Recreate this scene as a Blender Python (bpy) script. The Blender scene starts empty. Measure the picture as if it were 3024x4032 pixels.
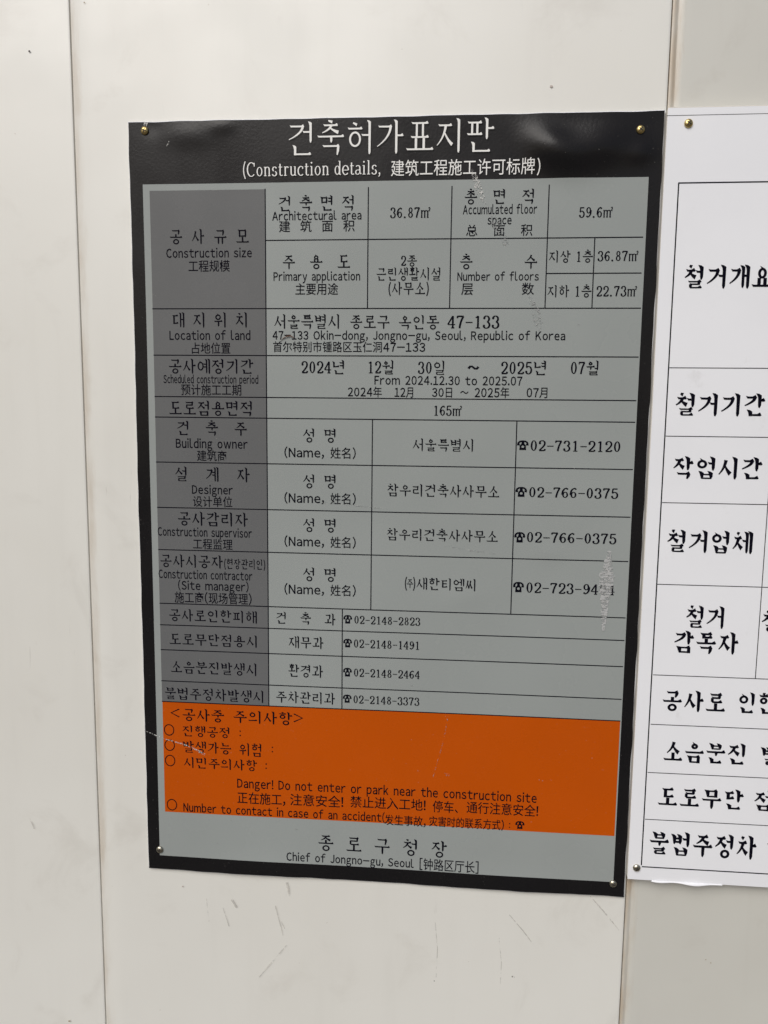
import bpy, math, random
from mathutils import Vector, Matrix
random.seed(7)
SC = bpy.context.scene
COL = SC.collection

# ------------------------------------------------------------------ camera, sky, sun, exposure
CAM_H = 1.50                                   # phone held at 1.5 m
ZC = CAM_H - 0.1202823                         # height of the permit sign's centre
CAM_P = Vector((0.07410884, -0.89281086, CAM_H))
CAM_R = Matrix(((0.9963617775, -0.0209530391, 0.0826085856),
                (0.0845168076, 0.1182764415, -0.9893773762),
                (0.0109598133, 0.9927596152, 0.1196170094)))
FPX, PW, PH = 3000.0, 3024.0, 4032.0
cam_d = bpy.data.cameras.new('camera')
cam_d.sensor_fit = 'VERTICAL'; cam_d.sensor_height = 36.0
cam_d.lens = 36.0 * FPX / PH
cam_d.clip_start = 0.02; cam_d.clip_end = 400
cam = bpy.data.objects.new('camera', cam_d); COL.objects.link(cam)
cam.matrix_world = Matrix.Translation(CAM_P) @ CAM_R.to_4x4()
SC.camera = cam

SUN_EL, SUN_AZ = math.radians(42), math.atan2(-0.36, -0.90)     # veiled sun, front-left of the wall
world = bpy.data.worlds.new('World'); SC.world = world; world.use_nodes = True
wn = world.node_tree.nodes; wl = world.node_tree.links
bg = wn['Background']
sky = wn.new('ShaderNodeTexSky'); sky.sky_type = 'NISHITA'; sky.sun_disc = False
sky.sun_elevation = SUN_EL; sky.sun_rotation = SUN_AZ
sky.air_density = 1.0; sky.dust_density = 4.0; sky.ozone_density = 1.0
wl.new(sky.outputs[0], bg.inputs[0]); bg.inputs[1].default_value = 0.05
sun_d = bpy.data.lights.new('sun', 'SUN'); sun_d.energy = 1.5; sun_d.angle = math.radians(40)
sun_d.color = (1.0, 0.99, 0.975)
sun = bpy.data.objects.new('sun', sun_d); COL.objects.link(sun)
to_sun = Vector((math.sin(SUN_AZ) * math.cos(SUN_EL), math.cos(SUN_AZ) * math.cos(SUN_EL), math.sin(SUN_EL)))
sun.rotation_euler = to_sun.to_track_quat('Z', 'Y').to_euler()
vs = SC.view_settings
vs.view_transform = 'Standard'; vs.look = 'None'; vs.gamma = 1.0; vs.use_curve_mapping = False
vs.exposure = 0.50
SC.cycles.use_denoising = True

# ------------------------------------------------------------------ helpers
SD = 3024.0 / 1659.0                            # measurements were taken on a 1659 px wide view
Y_WALL, Y_SIGN, Y_WHITE = 0.0030, 0.0, -0.0070


def ray(px, py, yplane):
    d = CAM_R @ Vector(((px * SD - PW / 2) / FPX, -(py * SD - PH / 2) / FPX, -1.0))
    return CAM_P + d * ((yplane - CAM_P.y) / d.y)


def pt(px, py, yplane=Y_SIGN):
    """photo pixel -> (X right, Y up) on the given vertical plane, metres from the sign's centre"""
    p = ray(px, py, yplane)
    return (p.x, p.z - ZC)


def empty(name, loc, label, cat):
    o = bpy.data.objects.new(name, None); o.empty_display_size = 0.05
    o.location = loc; o['label'] = label; o['category'] = cat
    COL.objects.link(o); return o


def mesh(name, verts, faces, mat, parent=None, smooth=False):
    me = bpy.data.meshes.new(name)
    me.from_pydata([tuple(v) for v in verts], [], faces); me.validate()
    if smooth:
        me.polygons.foreach_set('use_smooth', [True] * len(me.polygons))
    if mat: me.materials.append(mat)
    o = bpy.data.objects.new(name, me); COL.objects.link(o)
    if parent: o.parent = parent
    return o


class NT:
    def __init__(s, name):
        s.m = bpy.data.materials.new(name); s.m.use_nodes = True
        s.n = s.m.node_tree.nodes; s.l = s.m.node_tree.links
        s.b = s.n['Principled BSDF']; s.co = None

    def node(s, t, **kw):
        x = s.n.new(t)
        for k, v in kw.items(): setattr(x, k, v)
        return x

    def link(s, a, b): s.l.new(a, b)

    def coord(s, scale=(1, 1, 1), kind='Object', rot=(0, 0, 0), loc=(0, 0, 0)):
        if not s.co: s.co = s.node('ShaderNodeTexCoord')
        mp = s.node('ShaderNodeMapping'); mp.inputs['Scale'].default_value = scale
        mp.inputs['Rotation'].default_value = rot; mp.inputs['Location'].default_value = loc
        s.link(s.co.outputs[kind], mp.inputs[0]); return mp.outputs[0]

    def noise(s, vec, scale, detail=4, rough=0.55, dist=0.0):
        x = s.node('ShaderNodeTexNoise'); x.inputs['Scale'].default_value = scale
        x.inputs['Detail'].default_value = detail; x.inputs['Roughness'].default_value = rough
        x.inputs['Distortion'].default_value = dist
        s.link(vec, x.inputs['Vector']); return x.outputs[0]

    def ramp(s, fac, a, b, ca=0.0, cb=1.0):
        x = s.node('ShaderNodeMapRange'); x.interpolation_type = 'SMOOTHSTEP'
        s.link(fac, x.inputs[0])
        for i, v in ((1, a), (2, b), (3, ca), (4, cb)): x.inputs[i].default_value = v
        return x.outputs[0]

    def math(s, op, a, b):
        x = s.node('ShaderNodeMath', operation=op)
        for i, v in enumerate((a, b)):
            if isinstance(v, (int, float)): x.inputs[i].default_value = v
            else: s.link(v, x.inputs[i])
        return x.outputs[0]

    def mix(s, fac, a, b):
        x = s.node('ShaderNodeMix', data_type='RGBA')
        for i, v in ((0, fac), (6, a), (7, b)):
            if isinstance(v, (int, float)): x.inputs[i].default_value = v
            elif isinstance(v, tuple): x.inputs[i].default_value = (*v, 1)
            else: s.link(v, x.inputs[i])
        return x.outputs[2]

    def bump(s, h, strength, dist):
        x = s.node('ShaderNodeBump'); x.inputs['Strength'].default_value = strength
        x.inputs['Distance'].default_value = dist
        s.link(h, x.inputs['Height']); s.link(x.outputs[0], s.b.inputs['Normal'])

    def base(s, c):
        if isinstance(c, tuple): s.b.inputs['Base Color'].default_value = (*c, 1)
        else: s.link(c, s.b.inputs['Base Color'])

    def rough(s, r):
        if isinstance(r, (int, float)): s.b.inputs['Roughness'].default_value = r
        else: s.link(r, s.b.inputs['Roughness'])

    def spec(s, v): s.b.inputs['Specular IOR Level'].default_value = v


def print_mat(name, col, vary=0.04, rough=0.25, spec=0.22, grain=0.05, dusty=0.35, film=0.10, film_scale=480.0):
    """ink under a thin laminate film"""
    t = NT(name)
    v = t.coord(kind='Generated') if False else t.coord()
    big = t.noise(v, 5.0, 3)
    fine = t.noise(v, 1500.0, 1)
    hi = tuple(min(1, c * (1 + vary)) for c in col); lo = tuple(c * (1 - vary) for c in col)
    c = t.mix(t.ramp(big, 0.3, 0.7), lo, hi)
    c = t.mix(t.ramp(fine, 0.2, 0.8, 0, grain), c, tuple(x * 0.6 for x in col))
    dust = t.noise(t.coord((1, 1, 1)), 420.0, 2, 0.7)
    c = t.mix(t.ramp(dust, 0.72, 0.78, 0, dusty), c, (0.55, 0.54, 0.5))
    t.base(c)
    t.rough(t.ramp(t.noise(v, 14.0, 4), 0.3, 0.7, rough - 0.06, rough + 0.08)); t.spec(spec)
    t.bump(t.noise(v, film_scale, 3), film, 0.0004)
    return t.m


M_BLACK = print_mat('ink_black', (0.0095, 0.0090, 0.0098), 0.05, spec=0.21, rough=0.25, film=0.30, film_scale=330.0)
M_GREY = print_mat('ink_light_grey', (0.300, 0.325, 0.318), 0.03)
M_DARK = print_mat('ink_dark_grey', (0.135, 0.139, 0.142), 0.03)
M_ORANGE = print_mat('ink_orange', (0.50, 0.080, 0.0015), 0.03)
M_TEXT = print_mat('ink_lettering', (0.004, 0.004, 0.009), 0.02, spec=0.04, dusty=0.0)
M_SHADE = print_mat('ink_drop_shadow', (0.002, 0.002, 0.002), 0.0)
M_WHITE_INK = print_mat('ink_white', (0.82, 0.82, 0.80), 0.02)
M_TITLE = M_WHITE_INK


def plain(name, col, rough=0.5, metal=0.0, spec=0.5):
    t = NT(name); t.base(col); t.rough(rough); t.spec(spec)
    t.b.inputs['Metallic'].default_value = metal
    return t


def sheet_white():
    t = NT('white_vinyl_sheet'); v = t.coord()
    c = t.mix(t.ramp(t.noise(v, 7.0, 5), 0.35, 0.75), (0.82, 0.835, 0.87), (0.79, 0.805, 0.84))
    sm = t.ramp(t.noise(t.coord((1, 1, 0.6)), 34.0, 5, 0.65), 0.62, 0.76, 0, 0.22)
    c = t.mix(sm, c, (0.50, 0.49, 0.48))
    t.base(c); t.rough(0.42); t.spec(0.6)
    t.bump(t.noise(v, 260.0, 2), 0.06, 0.0004)
    return t.m


M_SHEET = sheet_white()
M_FOAM = plain('foam_board_edge', (0.60, 0.575, 0.52), 0.7).m


def panel_mat(name, light, dark, stain_w, stain_amt, grime):
    t = NT(name); v = t.coord()
    c = t.mix(t.ramp(t.noise(v, 2.3, 4), 0.3, 0.7), light, dark)
    # rain streaks
    st = t.noise(t.coord((14, 14, 1.1)), 1.6, 5, 0.6)
    c = t.mix(t.ramp(st, 0.5, 0.78, 0, 0.09 * grime), c, (0.47, 0.455, 0.41))
    # smudges
    sm = t.noise(v, 9.0, 6, 0.62, 0.6)
    c = t.mix(t.ramp(sm, 0.54, 0.74, 0, 0.20 * grime), c, (0.42, 0.39, 0.34))
    # small scuffs, slanted
    sc = t.noise(t.coord((60, 60, 9), rot=(0, 0.5, 0)), 2.2, 3, 0.5, 1.2)
    sc2 = t.ramp(t.noise(v, 6.0, 2), 0.55, 0.68)
    c = t.mix(t.math('MULTIPLY', t.ramp(sc, 0.68, 0.74, 0, 0.22 * grime), sc2), c, (0.33, 0.31, 0.28))
    # specks
    sp = t.noise(v, 170.0, 1, 0.5)
    c = t.mix(t.ramp(sp, 0.795, 0.82, 0, 0.35), c, (0.33, 0.28, 0.22))
    # rusty dirt caught along the panel's left lip
    sx = t.node('ShaderNodeSeparateXYZ'); t.link(t.co.outputs['Object'], sx.inputs[0])
    wob = t.noise(t.coord((40, 40, 6)), 3.0, 5, 0.7)
    xx = t.math('SUBTRACT', sx.outputs[0], t.math('MULTIPLY', wob, stain_w * 1.6))
    edge = t.ramp(xx, -stain_w * 0.6, stain_w * 0.5, 1, 0)
    edge = t.math('MULTIPLY', edge, t.ramp(t.noise(t.coord((8, 8, 2.2)), 4.0, 4), 0.3, 0.62, 0.15, 1))
    c = t.mix(t.math('MULTIPLY', edge, stain_amt), c, (0.40, 0.30, 0.19))
    t.base(c)
    t.rough(t.ramp(t.noise(v, 11.0, 5), 0.3, 0.7, 0.40, 0.50)); t.spec(1.0)
    t.bump(t.noise(v, 330.0, 3), 0.045, 0.0006)
    return t.m


M_PANEL = panel_mat('painted_panel', (0.735, 0.735, 0.695), (0.705, 0.700, 0.655), 0.010, 0.40, 1.0)
M_PANEL_SHADED = panel_mat('weathered_shaded_panel', (0.60, 0.60, 0.555), (0.565, 0.56, 0.515), 0.012, 0.75, 1.5)  # darker base stands in for a panel turned from the light; grime is real
M_GAP = plain('panel_frame_steel', (0.05, 0.045, 0.045), 0.7).m

# ------------------------------------------------------------------ ground and hoarding
t = NT('asphalt'); v = t.coord()
t.base(t.mix(t.ramp(t.noise(v, 160.0, 4), 0.3, 0.7), (0.075, 0.068, 0.060), (0.13, 0.12, 0.105)))
t.rough(0.9); t.bump(t.noise(v, 220.0, 4), 0.6, 0.004)
g = mesh('ground', [(-60, -120, 0), (60, -120, 0), (60, 1, 0), (-60, 1, 0)], [(0, 1, 2, 3)], t.m)
g['kind'] = 'structure'

SEAM_L = -0.3665; SEAM_R = 0.3030
PANEL_H = 2.4
hoarding = empty('site_hoarding', (0, Y_WALL, 0),
                 'off-white painted metal site hoarding of tall panels behind the two notices', 'hoarding')


def make_panel(x0, x1, yoff, mat, seed, lip=True, name='panel'):
    rnd = random.Random(seed)
    w = x1 - x0
    prof = [(0.0, 0.022), (0.0, 0.0014), (0.0004, 0.0004), (0.0014, 0.0)]
    if lip:
        prof += [(0.0044, 0.0), (0.0058, 0.0009), (0.0072, 0.0009), (0.0090, 0.0001), (0.014, -0.0002), (0.022, 0.0)]
    n = 22
    s0 = prof[-1][0]
    prof += [(s0 + (w - 0.003 - s0) * i / n, 0.0) for i in range(1, n + 1)]
    prof += [(w - 0.0014, 0.0), (w - 0.0004, 0.0004), (w, 0.0014), (w, 0.022)]
    nz = 48
    ph = [(rnd.uniform(2, 6), rnd.uniform(1, 4), rnd.uniform(0, 6.28), rnd.uniform(0.0002, 0.0006)) for _ in range(5)]
    verts = []; faces = []
    for j in range(nz + 1):
        z = 0.02 + (PANEL_H - 0.02) * j / nz
        for (x, y) in prof:
            e = min(1, max(0, min(x, w - x) / 0.06)); e = e * e * (3 - 2 * e)
            d = sum(a * math.sin(kx * x / w * 2 + kz * z + p) for kx, kz, p, a in ph) * e
            verts.append((x, y + max(-0.0006, min(0.0006, d)) * (1.0 if y < 0.002 else 0), z))
    m = len(prof)
    for j in range(nz):
        for i in range(m - 1):
            a = j * m + i
            faces.append((a, a + 1, a + 1 + m, a + m))
    faces.append(tuple(range(m - 1, -1, -1)))
    faces.append(tuple(nz * m + i for i in range(m)))
    o = mesh(name, verts, faces, mat, hoarding, smooth=True)
    o.data.set_sharp_from_angle(angle=math.radians(35))
    o.location = (x0, yoff, 0)
    return o


G = 0.0006
PWD = SEAM_R - SEAM_L
make_panel(SEAM_L + G, SEAM_R - G, 0.0, M_PANEL, 1, lip=False)
make_panel(SEAM_L - PWD + G, SEAM_L - G, 0.0004, M_PANEL, 2)
make_panel(SEAM_R + G, SEAM_R + PWD - G, 0.0022, M_PANEL_SHADED, 3)
make_panel(SEAM_L - 2 * PWD + G, SEAM_L - PWD - G, 0.0, M_PANEL, 4)
make_panel(SEAM_R + PWD + G, SEAM_R + 2 * PWD - G, 0.001, M_PANEL, 5)
fx0, fx1 = SEAM_L - 2 * PWD, SEAM_R + 2 * PWD
b = [(x, y, z) for x in (fx0, fx1) for y in (0.024, 0.05) for z in (0.01, PANEL_H - 0.01)]
mesh('backing_frame', b, [(0, 1, 3, 2), (4, 6, 7, 5), (0, 4, 5, 1), (2, 3, 7, 6), (0, 2, 6, 4), (1, 5, 7, 3)], M_GAP, hoarding)

# ------------------------------------------------------------------ the sheet's shape: slack between the screws, lifted film at the top edge
SW, SH = 0.600, 0.9135
BUMPS = []


def bump_px(px, py, rx, ry, amp, rot=0.0):
    x, y = pt(px, py); BUMPS.append((x, y, rx, ry, amp, math.cos(rot), math.sin(rot)))


bump_px(1192, 318, 0.032, 0.019, 0.0066, -0.6)
bump_px(1278, 318, 0.042, 0.021, 0.0060, 0.1)
bump_px(1385, 330, 0.014, 0.011, 0.0022, 0.0)
bump_px(412, 292, 0.030, 0.013, 0.0011, 0.0)
bump_px(478, 272, 0.014, 0.007, 0.0010, 0.0)
bump_px(330, 275, 0.010, 0.010, -0.0008, 0.0)
bump_px(1190, 1195, 0.018, 0.010, 0.0006, -0.2)
bump_px(1000, 1290, 0.030, 0.016, 0.0007, 0.2)
bump_px(560, 1886, 0.070, 0.022, 0.0020, 0.0)
bump_px(1080, 1928, 0.085, 0.024, 0.0024, 0.0)
bump_px(1432, 900, 0.016, 0.060, 0.0014, 0.0)
bump_px(300, 1000, 0.014, 0.080, 0.0016, 0.0)


def relief(x, y):
    d = 0.0004 * math.sin(x * 9 + 1.0) * math.sin(y * 6.5 + 0.4) + 0.00025 * math.sin(x * 17 - y * 13)
    for (bx, by, rx, ry, a, c, s) in BUMPS:
        dx, dy = x - bx, y - by
        u, v = (dx * c + dy * s) / rx, (-dx * s + dy * c) / ry
        q = u * u + v * v
        if q < 9: d += a * math.exp(-q)
    return d


def W(x, y, off=0.0, ypl=Y_SIGN, curved=True):
    """point on the sign's face, off = millimetres of layer height; returned local to the sign's empty"""
    return (x, ypl - off * 0.001 - (relief(x, y) if curved else 0.0), y)


def grid_rect(name, x0, y0, x1, y1, off, mat, parent, ypl=Y_SIGN, curved=True, step=0.004, ragged=0.0, seed=0):
    nx = max(1, int(abs(x1 - x0) / step)) if curved else 8
    ny = max(1, int(abs(y1 - y0) / step)) if curved else 8
    rnd = random.Random(seed)
    wob = [(rnd.uniform(8, 60), rnd.uniform(0, 6.28), rnd.uniform(0.2, 1)) for _ in range(7)]

    def rag(tt):
        return ragged * sum(a * math.sin(f * tt + p) for f, p, a in wob) / 2.5
    vs_, fs = [], []
    for j in range(ny + 1):
        for i in range(nx + 1):
            u, v = i / nx, j / ny
            x = x0 + (x1 - x0) * u; y = y0 + (y1 - y0) * v
            if ragged:
                if i in (0, nx): x += rag(y * 3 + i)
                if j in (0, ny): y += rag(x * 3 + j + 5)
            vs_.append(W(x, y, off, ypl, curved))
    for j in range(ny):
        for i in range(nx):
            a = j * (nx + 1) + i
            fs.append((a, a + 1, a + nx + 2, a + nx + 1) if y1 > y0 else (a, a + nx + 1, a + nx + 2, a + 1))
    return mesh(name, vs_, fs, mat, parent, smooth=True)


sign = empty('permit_sign', (0, 0, ZC),
             'dark grey and orange construction permit notice in a black border screwed to the hoarding', 'notice board')

# sheet with thickness
o = grid_rect('sheet', -SW / 2, -SH / 2, SW / 2, SH / 2, 0.0, M_SHEET, sign, ragged=0.0004, seed=3)
md = o.modifiers.new('thick', 'SOLIDIFY'); md.thickness = 0.0011; md.offset = -1.0
grid_rect('black_border', -SW / 2 + .0004, -SH / 2 + .0004, SW / 2 - .0004, SH / 2 - .0006, 0.10, M_BLACK, sign, ragged=0.0004, seed=3)

mm = 0.001
grid_rect('grey_field', -284.5 * mm, -437.8 * mm, 286.2 * mm, 387.7 * mm, 0.20, M_GREY, sign)
grid_rect('heading_column', -276.6 * mm, -232.6 * mm, -140.7 * mm, 380.6 * mm, 0.28, M_DARK, sign)
grid_rect('warning_field', -276.2 * mm, -378.0 * mm, 284.7 * mm, -232.3 * mm, 0.30, M_ORANGE, sign)


def rule(x0, y0, x1, y1, w, parent, mat=M_TEXT, off=0.38, ypl=Y_SIGN, curved=True):
    L = math.hypot(x1 - x0, y1 - y0); n = max(1, int(L / 0.006)) if curved else 1
    nx_, ny_ = -(y1 - y0) / L * w / 2, (x1 - x0) / L * w / 2
    vs_, fs = [], []
    for i in range(n + 1):
        x = x0 + (x1 - x0) * i / n; y = y0 + (y1 - y0) * i / n
        vs_.append(W(x - nx_, y - ny_, off, ypl, curved)); vs_.append(W(x + nx_, y + ny_, off, ypl, curved))
    for i in range(n):
        fs.append((2 * i, 2 * i + 2, 2 * i + 3, 2 * i + 1))
    return mesh('rule_line', vs_, fs, mat, parent)


LW = 0.0012
for y in (247.55, 193.9, 145.4, 121.1, 67.3, 12.3, -39.6, -106.6, -133.8, -165.5, -205.5, -232.3):
    rule(-276.8 * mm, y * mm, 284.9 * mm, y * mm, LW, sign)
ROW = []
for (xa, ya, xb, yb) in ((574.3, 518.4, 1389, 513.5), (1180.5, 591.2, 1385.6, 589.6)):
    A, B = pt(xa, ya), pt(xb, yb); y = (A[1] + B[1]) / 2; ROW.append(y)
    rule(A[0], y, B[0], y, LW, sign)
for (x, ya, yb) in ((-140.7, 381.2, -232.3), (-22.1, 381.3, 247.55), (71.9, 381.1, 247.55), (None, 0, 0), (None, 1, 0),
                    (-17.5, 121.1, -106.6), (151.8, 121.1, -106.6), (-51.2, -106.6, -232.3)):
    if x is None:
        if ya == 0: x, ya, yb = pt(1186.4, 401)[0] * 1000, 381.1, 247.55
        else: x, ya, yb = pt(1284.8, 514.7)[0] * 1000, ROW[0] * 1000, 247.55
    else:
        if x == -17.5: x = pt(804.7, 909)[0] * 1000
        if x == -51.2: x = pt(739.6, 1313.4)[0] * 1000
    rule(x * mm, ya * mm, x * mm, yb * mm, LW, sign, off=0.42)

# ------------------------------------------------------------------ lettering: a stroke-built brush-serif Korean face, serif digits, plus outline glyphs for the plain gothic lines
WV, WH = 0.070, 0.046


def P_strip(pts, ws):
    n = len(pts); L, R = [], []
    for i in range(n):
        a = pts[max(0, i - 1)]; c = pts[min(n - 1, i + 1)]
        dx, dy = c[0] - a[0], c[1] - a[1]; l = math.hypot(dx, dy) or 1
        nx_, ny_ = -dy / l * ws[i] / 2, dx / l * ws[i] / 2
        L.append((pts[i][0] + nx_, pts[i][1] + ny_)); R.append((pts[i][0] - nx_, pts[i][1] - ny_))
    v = L + R
    return v, [(i + n, i + n + 1, i + 1, i) for i in range(n - 1)]


def P_poly(p):
    return p, [tuple(range(len(p)))]


def bez(p0, p1, p2, n=8):
    return [((1 - t) ** 2 * p0[0] + 2 * t * (1 - t) * p1[0] + t * t * p2[0],
             (1 - t) ** 2 * p0[1] + 2 * t * (1 - t) * p1[1] + t * t * p2[1]) for t in [i / n for i in range(n + 1)]]


def vst(x, yt, yb, w=None, head=True, foot=True):
    w = w or WV
    p = []
    if head: p += [(x - w * 1.15, yt), (x - w * 0.2, yt - w * 0.15), (x + w * 0.5, yt - w * 0.55)]
    else: p += [(x - w * 0.5, yt), (x + w * 0.5, yt)]
    if foot: p += [(x + w * 0.45, yb + w * 0.7), (x + w * 0.1, yb), (x - w * 0.3, yb + w * 0.15), (x - w * 0.45, yb + w * 0.8)]
    else: p += [(x + w * 0.5, yb), (x - w * 0.5, yb)]
    if head: p += [(x - w * 0.5, yt - w * 1.5), (x - w * 0.65, yt - w * 0.8)]
    return P_poly(p[::-1])


def hst(x0, x1, y, w=None, knob=True, rise=0.0):
    w = w or WH
    k = WV * 0.55
    p = [(x0, y + w * 0.75), (x0 + w * 0.8, y - w * 0.45), (x1 - k * 0.6, y - w * 0.5 + rise)]
    if knob: p += [(x1, y - w * 0.1 + rise), (x1 - k * 0.9, y + w * 0.5 + k * 0.75 + rise), (x1 - k * 2.4, y + w * 0.5 + rise)]
    else: p += [(x1, y - w * 0.5 + rise), (x1, y + w * 0.5 + rise)]
    p += [(x0 + w * 1.3, y + w * 0.5)]
    return P_poly(p)


def ring(cx, cy, rx, ry, nub=True, wv=None, wh=None):
    wv = wv or WV * 0.82; wh = wh or WH * 1.1
    n = 20; v, f = [], []
    for i in range(n):
        a = 2 * math.pi * i / n; c, s = math.cos(a), math.sin(a)
        v.append((cx + rx * c, cy + ry * s)); v.append((cx + (rx - wv) * c, cy + (ry - wh) * s))
    for i in range(n):
        a, b_ = 2 * i, 2 * ((i + 1) % n)
        f.append((a, b_, b_ + 1, a + 1))
    out = [(v, f)]
    if nub: out.append(P_poly([(cx - WV * 0.8, cy + ry + WH * 0.9), (cx - WV * 0.25, cy + ry - WH * 0.6), (cx + WV * 0.7, cy + ry - WH * 0.4)]))
    return out


def legs(x0, y0, x1, y1, top=None):
    Wd, H = x1 - x0, y1 - y0
    ax = x0 + 0.54 * Wd
    l = bez((ax, y1), (ax - 0.08 * Wd, y0 + 0.42 * H), (x0, y0), 8)
    r = bez((ax - 0.06 * Wd, y0 + 0.62 * H), (x0 + 0.70 * Wd, y0 + 0.22 * H), (x1 - 0.02, y0 + 0.03 * H), 6)
    return [P_strip(l, [WV * (1.05 - 0.75 * i / 8) for i in range(9)]),
            P_strip(r, [WV * (0.45 + 0.75 * i / 6) for i in range(7)])]


def cons(c, x0, y0, x1, y1, ctx):
    """one consonant in its box; crowded boxes take thinner crossbars"""
    global WH
    keep = WH
    if y1 - y0 < 0.4 and c in 'ㄹㅂㅌㅍㅁ': WH = keep * (0.70 if c in 'ㄹㅂ' else 0.85)
    try: return cons_(c, x0, y0, x1, y1, ctx)
    finally: WH = keep


def cons_(c, x0, y0, x1, y1, ctx):
    Wd, H = x1 - x0, y1 - y0; S = []
    e = WV * 0.5
    if c in 'ㄱㅋ':
        if ctx == 'v':
            S.append(hst(x0 + 0.06 * Wd, x1 + e * 0.6, y1 - WH, knob=True))
            q = bez((x1 - e * 0.7, y1 - WH), (x1 - 0.10 * Wd, y0 + 0.42 * H), (x0, y0), 8)
            S.append(P_strip(q, [WV * (1.05 - 0.75 * i / 8) for i in range(9)]))
            if c == 'ㅋ': S.append(hst(x0 + 0.12 * Wd, x1 - 0.2 * Wd, y0 + 0.52 * H, knob=False))
        else:
            S.append(hst(x0, x1, y1 - WH)); S.append(P_strip([(x1 - e, y1 - WH), (x1 - e * 1.3, y0 + 0.4 * H), (x1 - e * 2.0, y0)], [WV, WV * 0.95, WV * 0.45]))
            if c == 'ㅋ': S.append(hst(x0 + 0.05, x1 - e * 2, y0 + 0.5 * H, knob=False))
    elif c == 'ㄲ':
        S += cons('ㄱ', x0, y0, x0 + 0.45 * Wd, y1, ctx) + cons('ㄱ', x0 + 0.52 * Wd, y0, x1, y1, ctx)
    elif c == 'ㄴ':
        S.append(vst(x0 + e * 1.6, y1, y0 + WH * 0.3, foot=False)); S.append(hst(x0 + e * 0.8, x1, y0 + WH * 0.8, rise=0.02 if ctx == 'v' else 0.0))
    elif c in 'ㄷㅌ':
        S.append(hst(x0, x1 - 0.04 * Wd, y1 - WH)); S.append(vst(x0 + e * 2.2, y1 - WH, y0 + WH * 0.3, head=False, foot=False))
        S.append(hst(x0 + e * 1.2, x1, y0 + WH * 0.8, rise=0.015 if ctx == 'v' else 0.0))
        if c == 'ㅌ': S.append(hst(x0 + e * 2, x1 - 0.1 * Wd, y0 + H * 0.52, knob=False))
    elif c == 'ㄹ':
        ym = y0 + H * 0.53
        S.append(hst(x0, x1, y1 - WH)); S.append(vst(x1 - e * 1.6, y1 - WH, ym, w=WV * 0.85, head=False, foot=False))
        S.append(hst(x0 + e, x1 - e, ym, knob=False)); S.append(vst(x0 + e * 1.6, ym, y0 + WH, w=WV * 0.85, head=False, foot=False))
        S.append(hst(x0 + e * 0.8, x1 + 0.03, y0 + WH * 0.8))
    elif c == 'ㅁ':
        S.append(vst(x0 + e * 1.4, y1, y0)); S.append(hst(x0 + e, x1 - e * 0.2, y1 - WH * 0.9)); S.append(vst(x1 - e * 1.3, y1 - WH * 0.9, y0, head=False, foot=H > 0.4))
        S.append(hst(x0 + e, x1 - e, y0 + WH * (0.6 if H < 0.4 else 1.1), knob=False))
    elif c == 'ㅂ':
        S.append(vst(x0 + e * 1.6, y1, y0)); S.append(vst(x1 - e * 1.2, y1, y0)); S.append(hst(x0 + e, x1 - e, y0 + H * 0.56, knob=False)); S.append(hst(x0 + e, x1 - e, y0 + WH * (0.6 if H < 0.4 else 1.1), knob=False))
    elif c == 'ㅅ': S += legs(x0, y0, x1, y1)
    elif c == 'ㅆ': S += legs(x0, y0, x0 + Wd * 0.56, y1) + legs(x0 + Wd * 0.40, y0, x1, y1)
    elif c == 'ㅇ':
        r = min(Wd / 2, H * 0.56); rx = min(Wd / 2, max(r, H * 0.5)); ry = H / 2
        if ctx == 't': rx = min(Wd / 2, 0.235)
        if ctx == 'h': rx = min(rx, 0.21)
        S += ring((x0 + x1) / 2, (y0 + y1) / 2 - (0.0 if ctx == 't' else WH * 0.4), rx, ry - (0 if ctx == 't' else WH * 0.3), nub=ctx != 't')
    elif c in 'ㅈㅊ':
        yt = y1 if c == 'ㅈ' else y1 - H * 0.20
        if c == 'ㅊ': S.append(P_strip([(x0 + 0.36 * Wd, y1 + 0.02), (x0 + 0.60 * Wd, y1 - H * 0.07)], [WV * 0.5, WV * 1.0]))
        S.append(hst(x0 + 0.06 * Wd, x1 - 0.06 * Wd, yt - WH)); S += legs(x0, y0, x1, yt - WH)
    elif c == 'ㅍ':
        S.append(hst(x0, x1, y1 - WH))
        for q in (0.32, 0.68): S.append(vst(x0 + q * Wd, y1 - WH, y0 + WH, w=WV * 0.85, head=False, foot=False))
        S.append(hst(x0 - 0.02, x1 + 0.02, y0 + WH))
    elif c == 'ㅎ':
        S.append(P_strip([(x0 + 0.36 * Wd, y1 + 0.02), (x0 + 0.62 * Wd, y1 - H * 0.06)], [WV * 0.5, WV * 1.0]))
        S.append(hst(x0, x1, y1 - H * 0.22))
        rx = min(Wd * 0.40, 0.22); S += ring((x0 + x1) / 2, y0 + H * 0.33, rx, H * 0.33, nub=False)
    return S


LEAD = 'ㄱㄲㄴㄷㄸㄹㅁㅂㅃㅅㅆㅇㅈㅉㅊㅋㅌㅍㅎ'
VOW = 'ㅏㅐㅑㅒㅓㅔㅕㅖㅗㅘㅙㅚㅛㅜㅝㅞㅟㅠㅡㅢㅣ'
TAIL = ['', 'ㄱ', 'ㄲ', '', 'ㄴ', '', '', 'ㄷ', 'ㄹ', '', '', '', '', '', '', '', 'ㅁ', 'ㅂ', '', 'ㅅ', 'ㅆ', 'ㅇ', 'ㅈ', 'ㅊ', 'ㅋ', 'ㅌ', 'ㅍ', 'ㅎ']


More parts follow.
